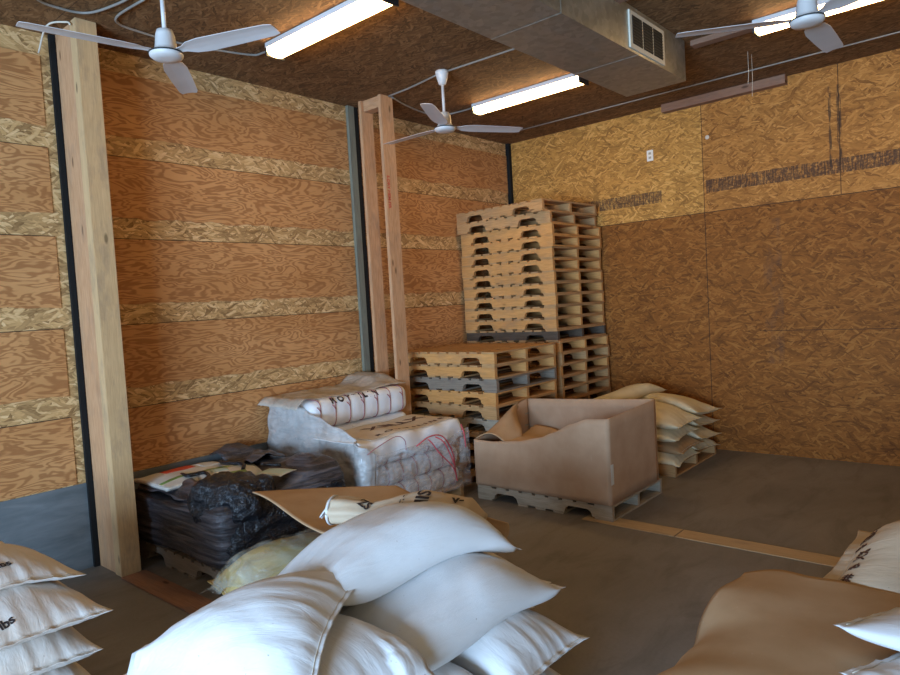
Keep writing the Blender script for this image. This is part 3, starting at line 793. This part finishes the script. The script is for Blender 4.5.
#PART2
# ---------------------------------------------------------------- sheet helper
def sheet(name, fn, nu, nv, thick, mat, parent=None, loc=(0, 0, 0)):
    """fn(u, v) -> point, u v in 0..1; real thickness along the surface normal"""
    P = [[Vector(fn(i / nu, j / nv)) for j in range(nv + 1)] for i in range(nu + 1)]
    bm = bmesh.new()
    A = [[bm.verts.new(p_) for p_ in r] for r in P]; B = []
    for i in range(nu + 1):
        r = []
        for j in range(nv + 1):
            du = P[min(i + 1, nu)][j] - P[max(i - 1, 0)][j]; dv = P[i][min(j + 1, nv)] - P[i][max(j - 1, 0)]
            n = du.cross(dv); n = n.normalized() if n.length > 1e-9 else Vector((0, 0, 1))
            r.append(bm.verts.new(P[i][j] - n * thick))
        B.append(r)
    for i in range(nu):
        for j in range(nv):
            bm.faces.new((A[i][j], A[i + 1][j], A[i + 1][j + 1], A[i][j + 1])); bm.faces.new((B[i][j], B[i][j + 1], B[i + 1][j + 1], B[i + 1][j]))
    for i in range(nu):
        bm.faces.new((A[i][0], B[i][0], B[i + 1][0], A[i + 1][0])); bm.faces.new((A[i][nv], A[i + 1][nv], B[i + 1][nv], B[i][nv]))
    for j in range(nv):
        bm.faces.new((A[0][j], A[0][j + 1], B[0][j + 1], B[0][j])); bm.faces.new((A[nu][j], B[nu][j], B[nu][j + 1], A[nu][j + 1]))
    o = from_bm(name, bm, mat, parent, True)
    return o
def lerp(a, b, t_): return a + (b - a) * t_
def interp(pts, x):
    if x <= pts[0][0]: return pts[0][1]
    for (a, b), (c_, d_) in zip(pts, pts[1:]):
        if x <= c_: return lerp(b, d_, smoothstep(0, 1, (x - a) / (c_ - a)) * .5 + .5 * (x - a) / (c_ - a))
    return pts[-1][1]
def bil(A, B, C_, D, u, v):   # A(0,0) B(1,0) C(1,1) D(0,1)
    return Vector(A).lerp(Vector(B), u).lerp(Vector(D).lerp(Vector(C_), u), v)

def block(name, dims, mat, parent=None, r=.05, n=26, disp=None, loc=(0, 0, 0)):
    """soft rounded block standing on z=0, centred in x and y"""
    bm = bmesh.new(); bmesh.ops.create_cube(bm, size=2)
    bmesh.ops.subdivide_edges(bm, edges=bm.edges[:], cuts=n, use_grid_fill=True)
    h = [d_ / 2 for d_ in dims]
    for v in bm.verts:
        p_ = Vector((v.co.x * h[0], v.co.y * h[1], v.co.z * h[2]))
        inner = Vector([max(-a + r, min(a - r, c_)) for a, c_ in zip(h, p_)]); d_ = p_ - inner
        if d_.length > 1e-9: nrm = d_.normalized(); p_ = inner + nrm * r
        else: nrm = Vector((0, 0, 0))
        ax = max(range(3), key=lambda i: abs(v.co[i])); nn = nrm if nrm.length else Vector([v.co[i] if i == ax else 0 for i in range(3)])
        p_.z += h[2]
        if disp: p_ = disp(p_, nn, v.co)
        v.co = p_
    o = from_bm(name, bm, mat, parent, True); o.location = loc; return o

# ---------------------------------------------------------------- large cardboard box
BX0, BX1, BY0, BY1, BZ = 1.33, 2.588, -2.61, -1.78, HP + .001
bx = thing('cardboard_box', 'large open brown cardboard box with sagging front on a pale pallet', 'box', (BX0, BY0, BZ))
def L_(x, y, z): return (x - BX0, y - BY0, z - BZ)
front = [(BX0, .505), (1.51, .497), (1.77, .525), (2.0, .578), (2.12, .627), (2.284, .705), (2.42, .752), (2.598, .762)]
def f_front(u, v):
    x = lerp(BX0, BX1, u); zt = interp(front, x); z = lerp(BZ, zt, v)
    return L_(x, BY0 + .018 * math.sin(PI * u) * v * (1 - v) * -3 + .05 * v * v * smoothstep(.7, .1, u) * math.sin(PI * min(1, u * 1.5)), z)
sheet('front_panel', f_front, 44, 14, .007, M['card'], bx)
def f_right(u, v):
    y = lerp(BY0, BY1, u); return L_(BX1 + .006 * math.sin(PI * u) * v, y, lerp(BZ, lerp(.762, .79, u), v))
sheet('side_panel', f_right, 20, 8, .007, M['card'], bx)
def f_back(u, v):
    x = lerp(BX1, BX0 + 0.0, u); return L_(x, BY1 - .02 * math.sin(PI * u) * v, lerp(BZ, lerp(.79, .735, u), v))
sheet('back_panel', f_back, 30, 8, .007, M['card'], bx)
def f_left(u, v):
    y = lerp(BY1, BY0, u); return L_(BX0 + .01 * math.sin(PI * u) * v, y, lerp(BZ, lerp(.735, .505, smoothstep(0, 1, u)), v))
sheet('side_panel', f_left, 24, 8, .007, M['card'], bx)
def f_flap(u, v):
    y = lerp(BY1 - .16, BY0 + .012, u); zt = lerp(.735, .505, smoothstep(0, 1, lerp(.16, 1, u)))
    reach = .30 * smoothstep(0, .75, u)
    return L_(BX0 + .012 + reach * v, y + .10 * v * u * (1 - .3 * v), zt + .012 + .055 * math.sin(PI * min(1, v * 1.1)) * smoothstep(0, .5, u) - .05 * v * v)
sheet('folded_flap', f_flap, 26, 10, .007, M['card_sheet'], bx)
box('corner_tape', BX1 - BX0 + .0005, BX1 - BX0 + .002, .02, .06, .15, .30, M['paper_white'], bx)
def f_in(u, v):
    return Vector((lerp(1.45, 2.50, u), lerp(-2.52, -1.86, v), .44 + .055 * abs(math.sin(u * 5.2 + v * 1.3)) * (1 - .5 * u) + .02 * math.sin(v * 7)))
tag(sheet('cardboard_sheet', f_in, 40, 20, .006, M['card_sheet']), 'creased cardboard sheets lying inside the large open box', 'cardboard')
tag(block('packed_liner', (1.12, .74, .30), M['card'], r=.03, n=8, loc=(1.955, -2.19, BZ + .006)), 'brown filling under the creased sheets inside the large box', 'filling')

# ---------------------------------------------------------------- clear-wrapped white bales
def bale(label, x0, x1, y0, y1, z0, z1, mat='bale', nstr=7, group='white bales in clear film', seed=0, knots=False, strings=True, face=1):
    X, Y, Z = x1 - x0, y1 - y0, z1 - z0
    ys = [-Y / 2 + Y * (k + .5) / nstr for k in range(nstr)]
    def dsp(p_, n, c_):
        pin = sum(math.exp(-((p_.y - y) / .028) ** 2) for y in ys)
        q = p_ - n * (.007 * pin if strings else 0)
        q += n * .006 * noise.noise((p_.x * 5 + seed, p_.y * 7, p_.z * 9)); return q
    o = block('bale', (X, Y, Z), M[mat], r=min(Z * .42, .075), n=30, disp=dsp, loc=((x0 + x1) / 2, (y0 + y1) / 2, z0))
    tag(o, label, 'bale', group)
    if strings:
        r = min(Z * .42, .075)
        for y in ys:
            hx, hz = X / 2, Z / 2; pts = []
            for k in range(41):
                a = 2 * PI * k / 40; ca, sa = math.cos(a), math.sin(a)
                px_ = (hx - r) * (1 if ca > .01 else -1 if ca < -.01 else 0) + r * ca; pz = (hz - r) * (1 if sa > .01 else -1 if sa < -.01 else 0) + r * sa
                pts.append((px_ - ca * .001, y + .004 * math.sin(a * 3 + seed), hz + pz - sa * .001))
            s_ = tube('string', pts, .0032, M['string_rose'], o, 5)
            if knots: tube('knot', [(hx - .001, y, hz + .02), (hx + .004, y - .015, hz + .045), (hx - .002, y - .035, hz + .068)], .0035, M['string_rose'], s_, 5)
    return o
BY = (-3.72, -2.64)
zz = HP
for k in range(3):
    bale(f'white bale tied with red strings, {["lowest", "middle", "third"][k]} of the front column in clear film', .625, 1.20, BY[0], BY[1], zz + k * .168, zz + (k + 1) * .168 - .001, seed=k * 3, nstr=7)
for k in range(4): bale(f'white bale against the left wall, {["lowest", "second", "third", "fourth"][k]} of the rear column in clear film', .05, .615, BY[0] - .02, BY[1], zz + k * .148, zz + (k + 1) * .148 - .001, seed=20 + k, strings=False)
rb = bale('white bale with a row of knotted red strings, top of the rear column', .05, .62, BY[0] - .0, BY[1], zz + .593, .955, seed=31, nstr=7, knots=True)
# printed tan and white cover on the front column
cv = thing('printed_cover', 'white cloth cover with brown print over the front column of bales', 'cover', (.63, BY[0], .626))
def f_cov(u, v):
    x = .64 + u * .70; y = lerp(BY[0] - .045, BY[1] + .02, v)
    zt = .672 + .010 * noise.noise((x * 6, y * 5, 2)) + .006 * math.sin(y * 11)
    if x > 1.17:
        k = (x - 1.17); xx = 1.17 + .055 * (1 - math.exp(-k * 18)); zt -= k * .9 - .012 * math.sin(y * 23 + k * 20); x = xx + .012 * math.sin(y * 17) * k * 6
        zt += .03 * noise.noise((y * 7, 0, 0)) * k * 6
    return (x - .63, y - BY[0], zt - .626)
sheet('cloth', f_cov, 34, 60, .004, M['bale'], cv)
def f_cov2(u, v):
    x = .645 + u * .50; y = lerp(BY[0] + .12, BY[1] + .0, v)
    return (x - .63, y - BY[0], .0065 + .672 + .010 * noise.noise((x * 6, y * 5, 2)) + .006 * math.sin(y * 11) - .626)
sheet('tan_panel', f_cov2, 20, 50, .003, M['tan_top'], cv)
def cov_print(body, x, y, size, sx):
    me = text_mesh(body, size, True)
    for v in me.vertices:
        X = x - v.co.y; Y = y + v.co.x * sx
        v.co = (X - .63, Y - BY[0], .0085 + .672 + .010 * noise.noise((X * 6, Y * 5, 2)) + .006 * math.sin(Y * 11) - .626)
    link('printed_text', me, M['ink_brown'], cv)
cov_print('XIILLX', .84, -3.05, .17, 1.3); cov_print('R O Y T I L I N E', 1.06, -3.08, .055, 2.0)
# print on the upper edge of the rear bale
me = text_mesh('R O Y T I L I N', .055, True)
for v in me.vertices:
    X = .262 - v.co.y; rr_ = .075; v.co = (X, v.co.x * 1.5 - .08, .2395 - rr_ + math.sqrt(max(0, rr_ ** 2 - max(0, X - .21) ** 2)) + .004)
link('printed_text', me, M['ink'], rb)
# film
fm = thing('stretch_film', 'clear stretch film wrapped round the white bales and torn open at the front', 'plastic film', (0.02, -3.80, HP - .03))
def top_line(s_):     # s_: metres along the wrap from the wall corner
    return interp([(0, .93), (.35, .955), (.58, .86), (.9, .77), (1.22, .655), (1.4, .57), (1.75, .575), (2.1, .545), (2.4, .60)], s_)
def f_film(u, v):
    s_ = u * 2.42; zt = top_line(s_); z = lerp(HP - .01, zt, v)
    if s_ < 1.14: x, y = .035 + s_, -3.775
    elif s_ < 1.30:
        a = (s_ - 1.14) / .16 * PI / 2; x, y = 1.175 + .075 * math.sin(a), -3.70 - .075 * math.cos(a)
    else: x, y = 1.25, -3.70 + (s_ - 1.30)
    n = .018 * noise.noise((s_ * 7, z * 11, 1)) + .010 * noise.noise((s_ * 22, z * 17, 5)) + .006
    lean = .05 * v * v if s_ < 1.1 else 0
    if s_ < 1.22: y += lean - n
    else: x += n
    return (x - .02, y + 3.80, z - HP + .03)
sheet('side_film', lambda u, v: f_film(u * .55, v), 80, 34, .0015, M['film'], fm)
sheet('front_film', lambda u, v: f_film(.55 + u * .45, v), 80, 34, .0015, M['film_clear'], fm)
def f_film2(u, v):
    y = lerp(-3.83, -2.60, u); x = lerp(.02, .55, v)
    z = .966 + .02 * noise.noise((x * 6, y * 5, 3)) + .012 * abs(noise.noise((x * 14, y * 9, 8))) + .085 * smoothstep(-3.0, -2.80, y) * smoothstep(.62, .25, x) * smoothstep(-2.58, -2.66, y)
    if v > .85: z -= .012 * ((v - .85) / .15) ** 2
    if u < .08: z -= .06 * (1 - u / .08) ** 2
    return (x - .02, y + 3.80, z - HP + .03)
sheet('top_film', f_film2, 60, 30, .002, M['film_tan'], fm)
# ragged bunch of film at the right end
def f_b(u, v):
    a = u * 2 * PI; r_ = .035 + .018 * noise.noise((math.cos(a) * 3, math.sin(a) * 3, v * 9)); z = lerp(.30, .50, v)
    return (1.20 + r_ * math.cos(a) * (1.2 - abs(v - .5)) - .02, -2.60 + r_ * math.sin(a) * (1.3 - v) + 3.80, z - HP + .03)
sheet('bunched_film', f_b, 20, 16, .002, M['film'], fm)
def twine(pts, label, mat='twine_red', r=.0055): tag(tube('twine', spline(pts, 6), r, M[mat]), label, 'twine')
twine([(1.27, -3.245, .568), (1.28, -3.097, .618), (1.285, -2.949, .59), (1.285, -2.843, .446), (1.285, -2.818, .297), (1.285, -2.802, .19)], 'loop of red twine hanging down the right front of the clear-wrapped bales')
twine([(1.28, -3.12, .60), (1.29, -3.083, .56), (1.292, -3.003, .462), (1.29, -2.86, .33), (1.29, -2.81, .23)], 'second strand of red twine crossing the loop on the clear-wrapped bales')
twine([(1.27, -3.02, .60), (1.30, -2.96, .55), (1.30, -2.88, .42), (1.30, -2.84, .33)], 'short red twine end beside the hanging loop on the bales')
twine([(1.25, -2.672, .64), (1.27, -2.66, .56), (1.27, -2.648, .44)], 'red twine at the far right edge of the clear-wrapped bales')
twine([(1.25, -3.74, .60), (1.27, -3.66, .64), (1.27, -3.461, .685), (1.27, -3.37, .64), (1.27, -3.36, .56)], 'thin dark loop of string over the front bale cover', 'string_rose', .003)

# ---------------------------------------------------------------- black-wrapped load
def d_black(p_, n, c_):
    band = noise.noise((p_.x * 2.2, p_.y * 2.2, p_.z * 26)) + .5 * noise.noise((p_.x * 5, p_.y * 5, p_.z * 60))
    side = max(abs(n.x), abs(n.y))
    q = p_ + n * (.014 * band * side) + n * .02 * noise.noise((p_.x * 3.5, p_.y * 3.5, p_.z * 3.5 + 4))
    X, Y = p_.x + .66, p_.y - 4.44
    if n.z > .3:
        rear = smoothstep(-4.45, -4.15, Y)
        q.z += n.z * (.045 * rear + .11 * math.exp(-((X - 1.02) ** 2 + (Y + 4.10) ** 2) / .05) + .02 * noise.noise((X * 8, Y * 8, 0)) * rear)
        q.z -= n.z * .05 * smoothstep(-4.45, -4.6, Y) * smoothstep(1.0, .6, X)
    return q
bw = thing('black_wrapped_load', 'bulky load on a pallet wrapped in dusty black stretch film beside the thick post', 'wrapped load', (.66, -4.44, HP))
block('wrap', (1.19, 1.0, .40), M['black_film'], bw, r=.07, n=56, disp=d_black)
def d_lump(p_, n, c_):
    f = .035 * noise.noise((p_.x * 9, p_.y * 9, p_.z * 9)) + .012 * noise.noise((p_.x * 28, p_.y * 28, p_.z * 28))
    return p_ + n * f
lm = block('shiny_bulge', (.50, .42, .30), M['black_shiny'], bw, r=.14, n=34, disp=d_lump, loc=(.40, -.27, .225))
lm.rotation_euler = (0, 0, .35)
def d_side(p_, n, c_): return p_ + n * (.03 * noise.noise((p_.x * 6, p_.y * 6, p_.z * 14)) + .01 * noise.noise((p_.x * 20, p_.y * 20, p_.z * 40)))
block('shiny_side', (.16, .94, .34), M['black_shiny'], bw, r=.07, n=30, disp=d_side, loc=(.535, .02, .04))
def f_flapb(u, v):
    x = lerp(.02, .62, u); y = lerp(-4.30, -4.00, v)
    return (x - .66, y + 4.44, .58 - HP + .07 * math.sin(PI * v) * (.6 + .6 * noise.noise((x * 5, 0, 0))) + .03 * noise.noise((x * 12, y * 12, 2)) + .02 * math.sin(u * 9))
sheet('loose_film', f_flapb, 40, 16, .004, M['black_film'], bw)
def f_flapc(u, v):
    x = lerp(.10, .98, u); y = -4.90 + .16 * v - .02 * math.sin(u * 11)
    return (x - .66, y + 4.44, .548 - HP - .05 * (1 - v) ** 2 + .022 * noise.noise((x * 9, y * 9, 2)) + .028 * v * smoothstep(.1, .5, u))
sheet('loose_film', f_flapc, 40, 10, .004, M['black_film'], bw)
for k, (pts) in enumerate([[(.30, -4.36, .585), (.45, -4.42, .60), (.60, -4.36, .60), (.70, -4.42, .585)], [(.36, -4.70, .57), (.50, -4.72, .585), (.52, -4.62, .585), (.66, -4.66, .585), (.72, -4.74, .575)], [(.78, -4.30, .60), (.86, -4.36, .625), (.98, -4.30, .62)]]):
    tube('twisted_film', spline([(a - .66, b + 4.44, c_ - HP) for a, b, c_ in pts], 6), .014, M['black_shiny'], bw, 7)
# bags on top of it
def paper_bag(label, x, y, z, rz, L, W, prints):
    t_ = thing('paper_bag', label, 'bag', (x, y, z), math.radians(rz))
    def top(px_, py_): return .012 + .030 * (1 - (abs(px_) / (L / 2)) ** 4) * (1 - (abs(py_) / (W / 2)) ** 4) + .006 * noise.noise((px_ * 9, py_ * 9, x))
    sheet('sack_body', lambda u, v: ((u - .5) * L, (v - .5) * W, top((u - .5) * L, (v - .5) * W)), 24, 18, .02, M['paper_white'], t_)
    for (nm, x0, x1, y0, y1, mt) in prints:
        sheet(nm, lambda u, v: (lerp(x0, x1, u), lerp(y0, y1, v), top(lerp(x0, x1, u), lerp(y0, y1, v)) + .0015), 8, 6, .001, M[mt], t_)
    return t_
paper_bag('white feed bag with a red block and green edge on the black-wrapped load', .31, -4.60, .535, 90, .62, .50,
          [('red_print', -.16, .06, .05, .17, 'paper_red'), ('green_stripe', -.29, .29, -.14, -.10, 'paper_green'), ('white_panel', .1, .28, .0, .2, 'paper_white')])
paper_bag('cream bag with green print lying near the middle of the black-wrapped load', .62, -4.48, .545, 70, .42, .34,
          [('green_print', -.1, .1, -.12, -.06, 'paper_green'), ('green_stripe', -.19, .19, .12, .145, 'paper_green'), ('teal_print', -.12, .0, .0, .1, 'teal_print')])
paper_bag('small pale teal paper sheet on the black-wrapped load by the cardboard tip', 1.06, -4.40, .60, 20, .22, .18, [("teal_print", -.1, .1, -.08, .08, "teal_print")]).scale = (1, 1, .35)

# ---------------------------------------------------------------- yellow sack and the rear of the heap
hy = HMap(1.28, 2.3, -5.6, -3.9)
sack('brown sack on the floor under the yellow one', 1.80, -4.80, 80, .80, .50, .19, 'sack_brown', hy, None, seed=80, droop=.05)
ys_ = sack('yellow sack in thin clear plastic between the black-wrapped load and the white heap', 1.82, -4.82, 76, .82, .56, .22, 'sack_yellow', hy, None, seed=81, droop=.06)
def f_pl(u, v):
    x = lerp(1.47, 2.02, u); y = lerp(-5.20, -4.52, v); z = max(top_z(hy, x, y), .20) + .012 + .02 * noise.noise((x * 9, y * 9, 1)) - .05 * smoothstep(.15, 0, u)
    return (x, y, z)
hy.H = hy.blur(hy.H, .03)
tag(sheet('plastic_sheet', f_pl, 40, 50, .002, M['film_thin']), 'thin clear plastic crumpled over the yellow sack', 'plastic film')
# sacks standing on the floor behind the heap that carry the cardboard
hz = HMap(1.9, 3.6, -5.1, -4.0)
for k in range(3):
    sack(['white sack on the floor behind the heap, lowest one under the brown cardboard', 'white sack behind the heap, second one under the brown cardboard', 'white sack with zigzag-cut end sticking out under the torn cardboard corner'][k],
         2.60 + .10 * (k == 2), -4.52, 0, .92, .42, .165, 'sack_white', hz, None, seed=85 + k, zig=(k == 2), flap=.03 + .03 * (k == 2), ears=0)
def f_cs(u, v):
    p_ = bil((1.36, -4.77, .60), (2.07, -4.25, .60), (3.04, -4.46, .565), (2.50, -5.12, .66), u, v) if False else bil((1.36, -4.77, .605), (2.45, -5.10, .655), (3.05, -4.47, .56), (2.07, -4.25, .60), u, v)
    p_.z += .012 * math.sin(u * 6 + v * 2) + .03 * smoothstep(.75, 1, v) * smoothstep(.3, .8, u) * 0 - .05 * smoothstep(.92, 1, u) * smoothstep(.4, 1, v)
    p_.x += .012 * noise.noise((u * 14, v * 14, 0)) * (1 if u > .97 else 0)
    return p_
cs = tag(sheet('cardboard_sheet', f_cs, 60, 40, .006, M['card_sheet']), 'flat brown cardboard sheet sticking out behind the white heap, pointed at its left corner', 'cardboard')
def f_cs2(u, v):
    a = u * 2.2; return (2.78 + .28 * v + .0 * u, -4.56 + .045 * math.sin(a) + .03 * v + .1 * v * 0, .585 + .045 * (1 - math.cos(a)) - .03 * v + .004 * noise.noise((v * 20, u * 3, 0)))
sheet('curled_edge', f_cs2, 12, 16, .004, M['card_sheet'], cs)
# open printed sack lying on that cardboard
rs_ = thing('printed_sack', 'tan sack with black print and open rolled end lying on the cardboard behind the heap', 'sack', (2.40, -4.985, .655), math.radians(27))
def f_rs(u, v):
    a = v * 2 * PI; s_ = u * .72
    w_ = interp([(0, .085), (.05, .088), (.2, .082), (.45, .13), (.72, .12)], s_); h_ = interp([(0, .062), (.05, .062), (.2, .052), (.45, .078), (.66, .06), (.72, .015)], s_)
    k = 1 + .05 * noise.noise((math.cos(a) * 2, math.sin(a) * 2, s_ * 14)) + .05 * math.sin(a * 7 + s_ * 9) * (1 - u)
    return (s_ + .012 * math.sin(a * 2) * (1 if u == 0 else 0), w_ * k * math.cos(a), h_ + h_ * k * math.sin(a) + .0)
rsb = sheet('sack_body', f_rs, 60, 48, -.003, M['sack_tan'], rs_)
tube('rolled_rim', [(0.0, .086 * math.cos(2 * PI * k / 30), .063 + .062 * math.sin(2 * PI * k / 30)) for k in range(31)], .007, M['sack_white'], rs_, 6)
sheet('loose_tail', lambda u, v: (-.0 - .06 * u, -.01 + .07 * (v - .5) * (1 - .5 * u) , .10 - .07 * u + .01 * math.sin(v * 9)), 8, 8, .003, M['sack_white'], rs_)
def rs_print(body, s0, a0, size, rz):
    me = text_mesh(body, size, True); c_, s__ = math.cos(rz), math.sin(rz)
    for v in me.vertices:
        x = s0 + v.co.x * c_ - v.co.y * s__; q = v.co.x * s__ + v.co.y * c_
        w_ = interp([(0, .085), (.2, .082), (.45, .13), (.72, .12)], x); h_ = interp([(0, .062), (.2, .052), (.45, .078), (.66, .06)], x)
        a = a0 - q / ((w_ + h_) / 2); v.co = (x, w_ * 1.06 * math.cos(a), h_ + h_ * 1.09 * math.sin(a) + .001)
    link('printed_text', me, M['ink'], rs_)
rs_print('SIR', .46, 2.15, .085, -PI / 2); rs_print('STR', .44, -PI / 2 + .95, .06, -PI / 2) if False else None
rs_print('- :.:.', .37, 2.15, .045, -PI / 2); rs_print("'ZS", .17, 2.0, .06, -.5); rs_print('v-', .62, 1.8, .07, .2)

# ---------------------------------------------------------------- right foreground: cardboard and sacks
sack('off-white sack under the printed one at right, lower of the far pair', 4.72, -3.60, 0, .90, .62, .31, 'sack_tan', hr, None, seed=90)
tp = sack('wide tan sack with dark printed border, beyond the cardboard at right', 4.80, -3.80, -2, 1.02, .74, .14, 'sack_tan', hr, None, seed=91, ears=.012, wr=.5, flap=.05)
for k in range(8):
    print_on(tp, ['##', '&', 'X%', '#', '@&', 'Z', '#X', '%'][k], -.425 + .012 * (k % 3), -.30 + k * .085, 80 + 20 * (k % 2), .055, 'ink_brown')
cr_ = thing('cardboard_sheet', 'large brown cardboard sheet curling down over the sacks at the right foreground', 'cardboard', (4.0, -4.6, .3))
def f_r(u, v):
    y = lerp(-5.35, -4.12, v); x = lerp(3.93, 5.15, u)
    xe = 3.97 + .03 * noise.noise((y * 5, 0, 0)) + .05 * smoothstep(-4.45, -4.1, y) - .09 * smoothstep(-4.6, -5.3, y)
    x = lerp(xe, 5.15, u)
    z = .515 - .16 * math.exp(-((x - xe) / .09)) * smoothstep(-4.35, -4.75, y) - .03 * math.exp(-((x - xe) / .06)) + .006 * noise.noise((x * 4, y * 4, 0))
    z -= .05 * smoothstep(-4.9, -5.35, y)
    y2 = y + .035 * noise.noise((x * 6, 3, 0)) * smoothstep(.8, 1, v) - .04 * smoothstep(.12, 0, u) * smoothstep(.85, 1, v) + .03 * smoothstep(4.2, 4.0, x) * 0
    return (x - 4.0, y2 + 4.6, z - .3)
sheet('cardboard', f_r, 60, 50, .006, M['card_sheet'], cr_)
hr.rect(3.95, 5.15, -5.3, -4.14, .522); hr.H = np.maximum(hr.H, 0)
sack('white sack under the folded one at the lower right corner', 5.0, -4.86, -26, .88, .50, .09, 'sack_white', hr, None, seed=94, wr=1.2, droop=.08)
sack('white folded sack lying on the cardboard at the right edge, pointed corner to the left', 4.96, -4.63, -28, .87, .58, .11, 'sack_white', hr, None, seed=93, wr=.6, droop=.05)
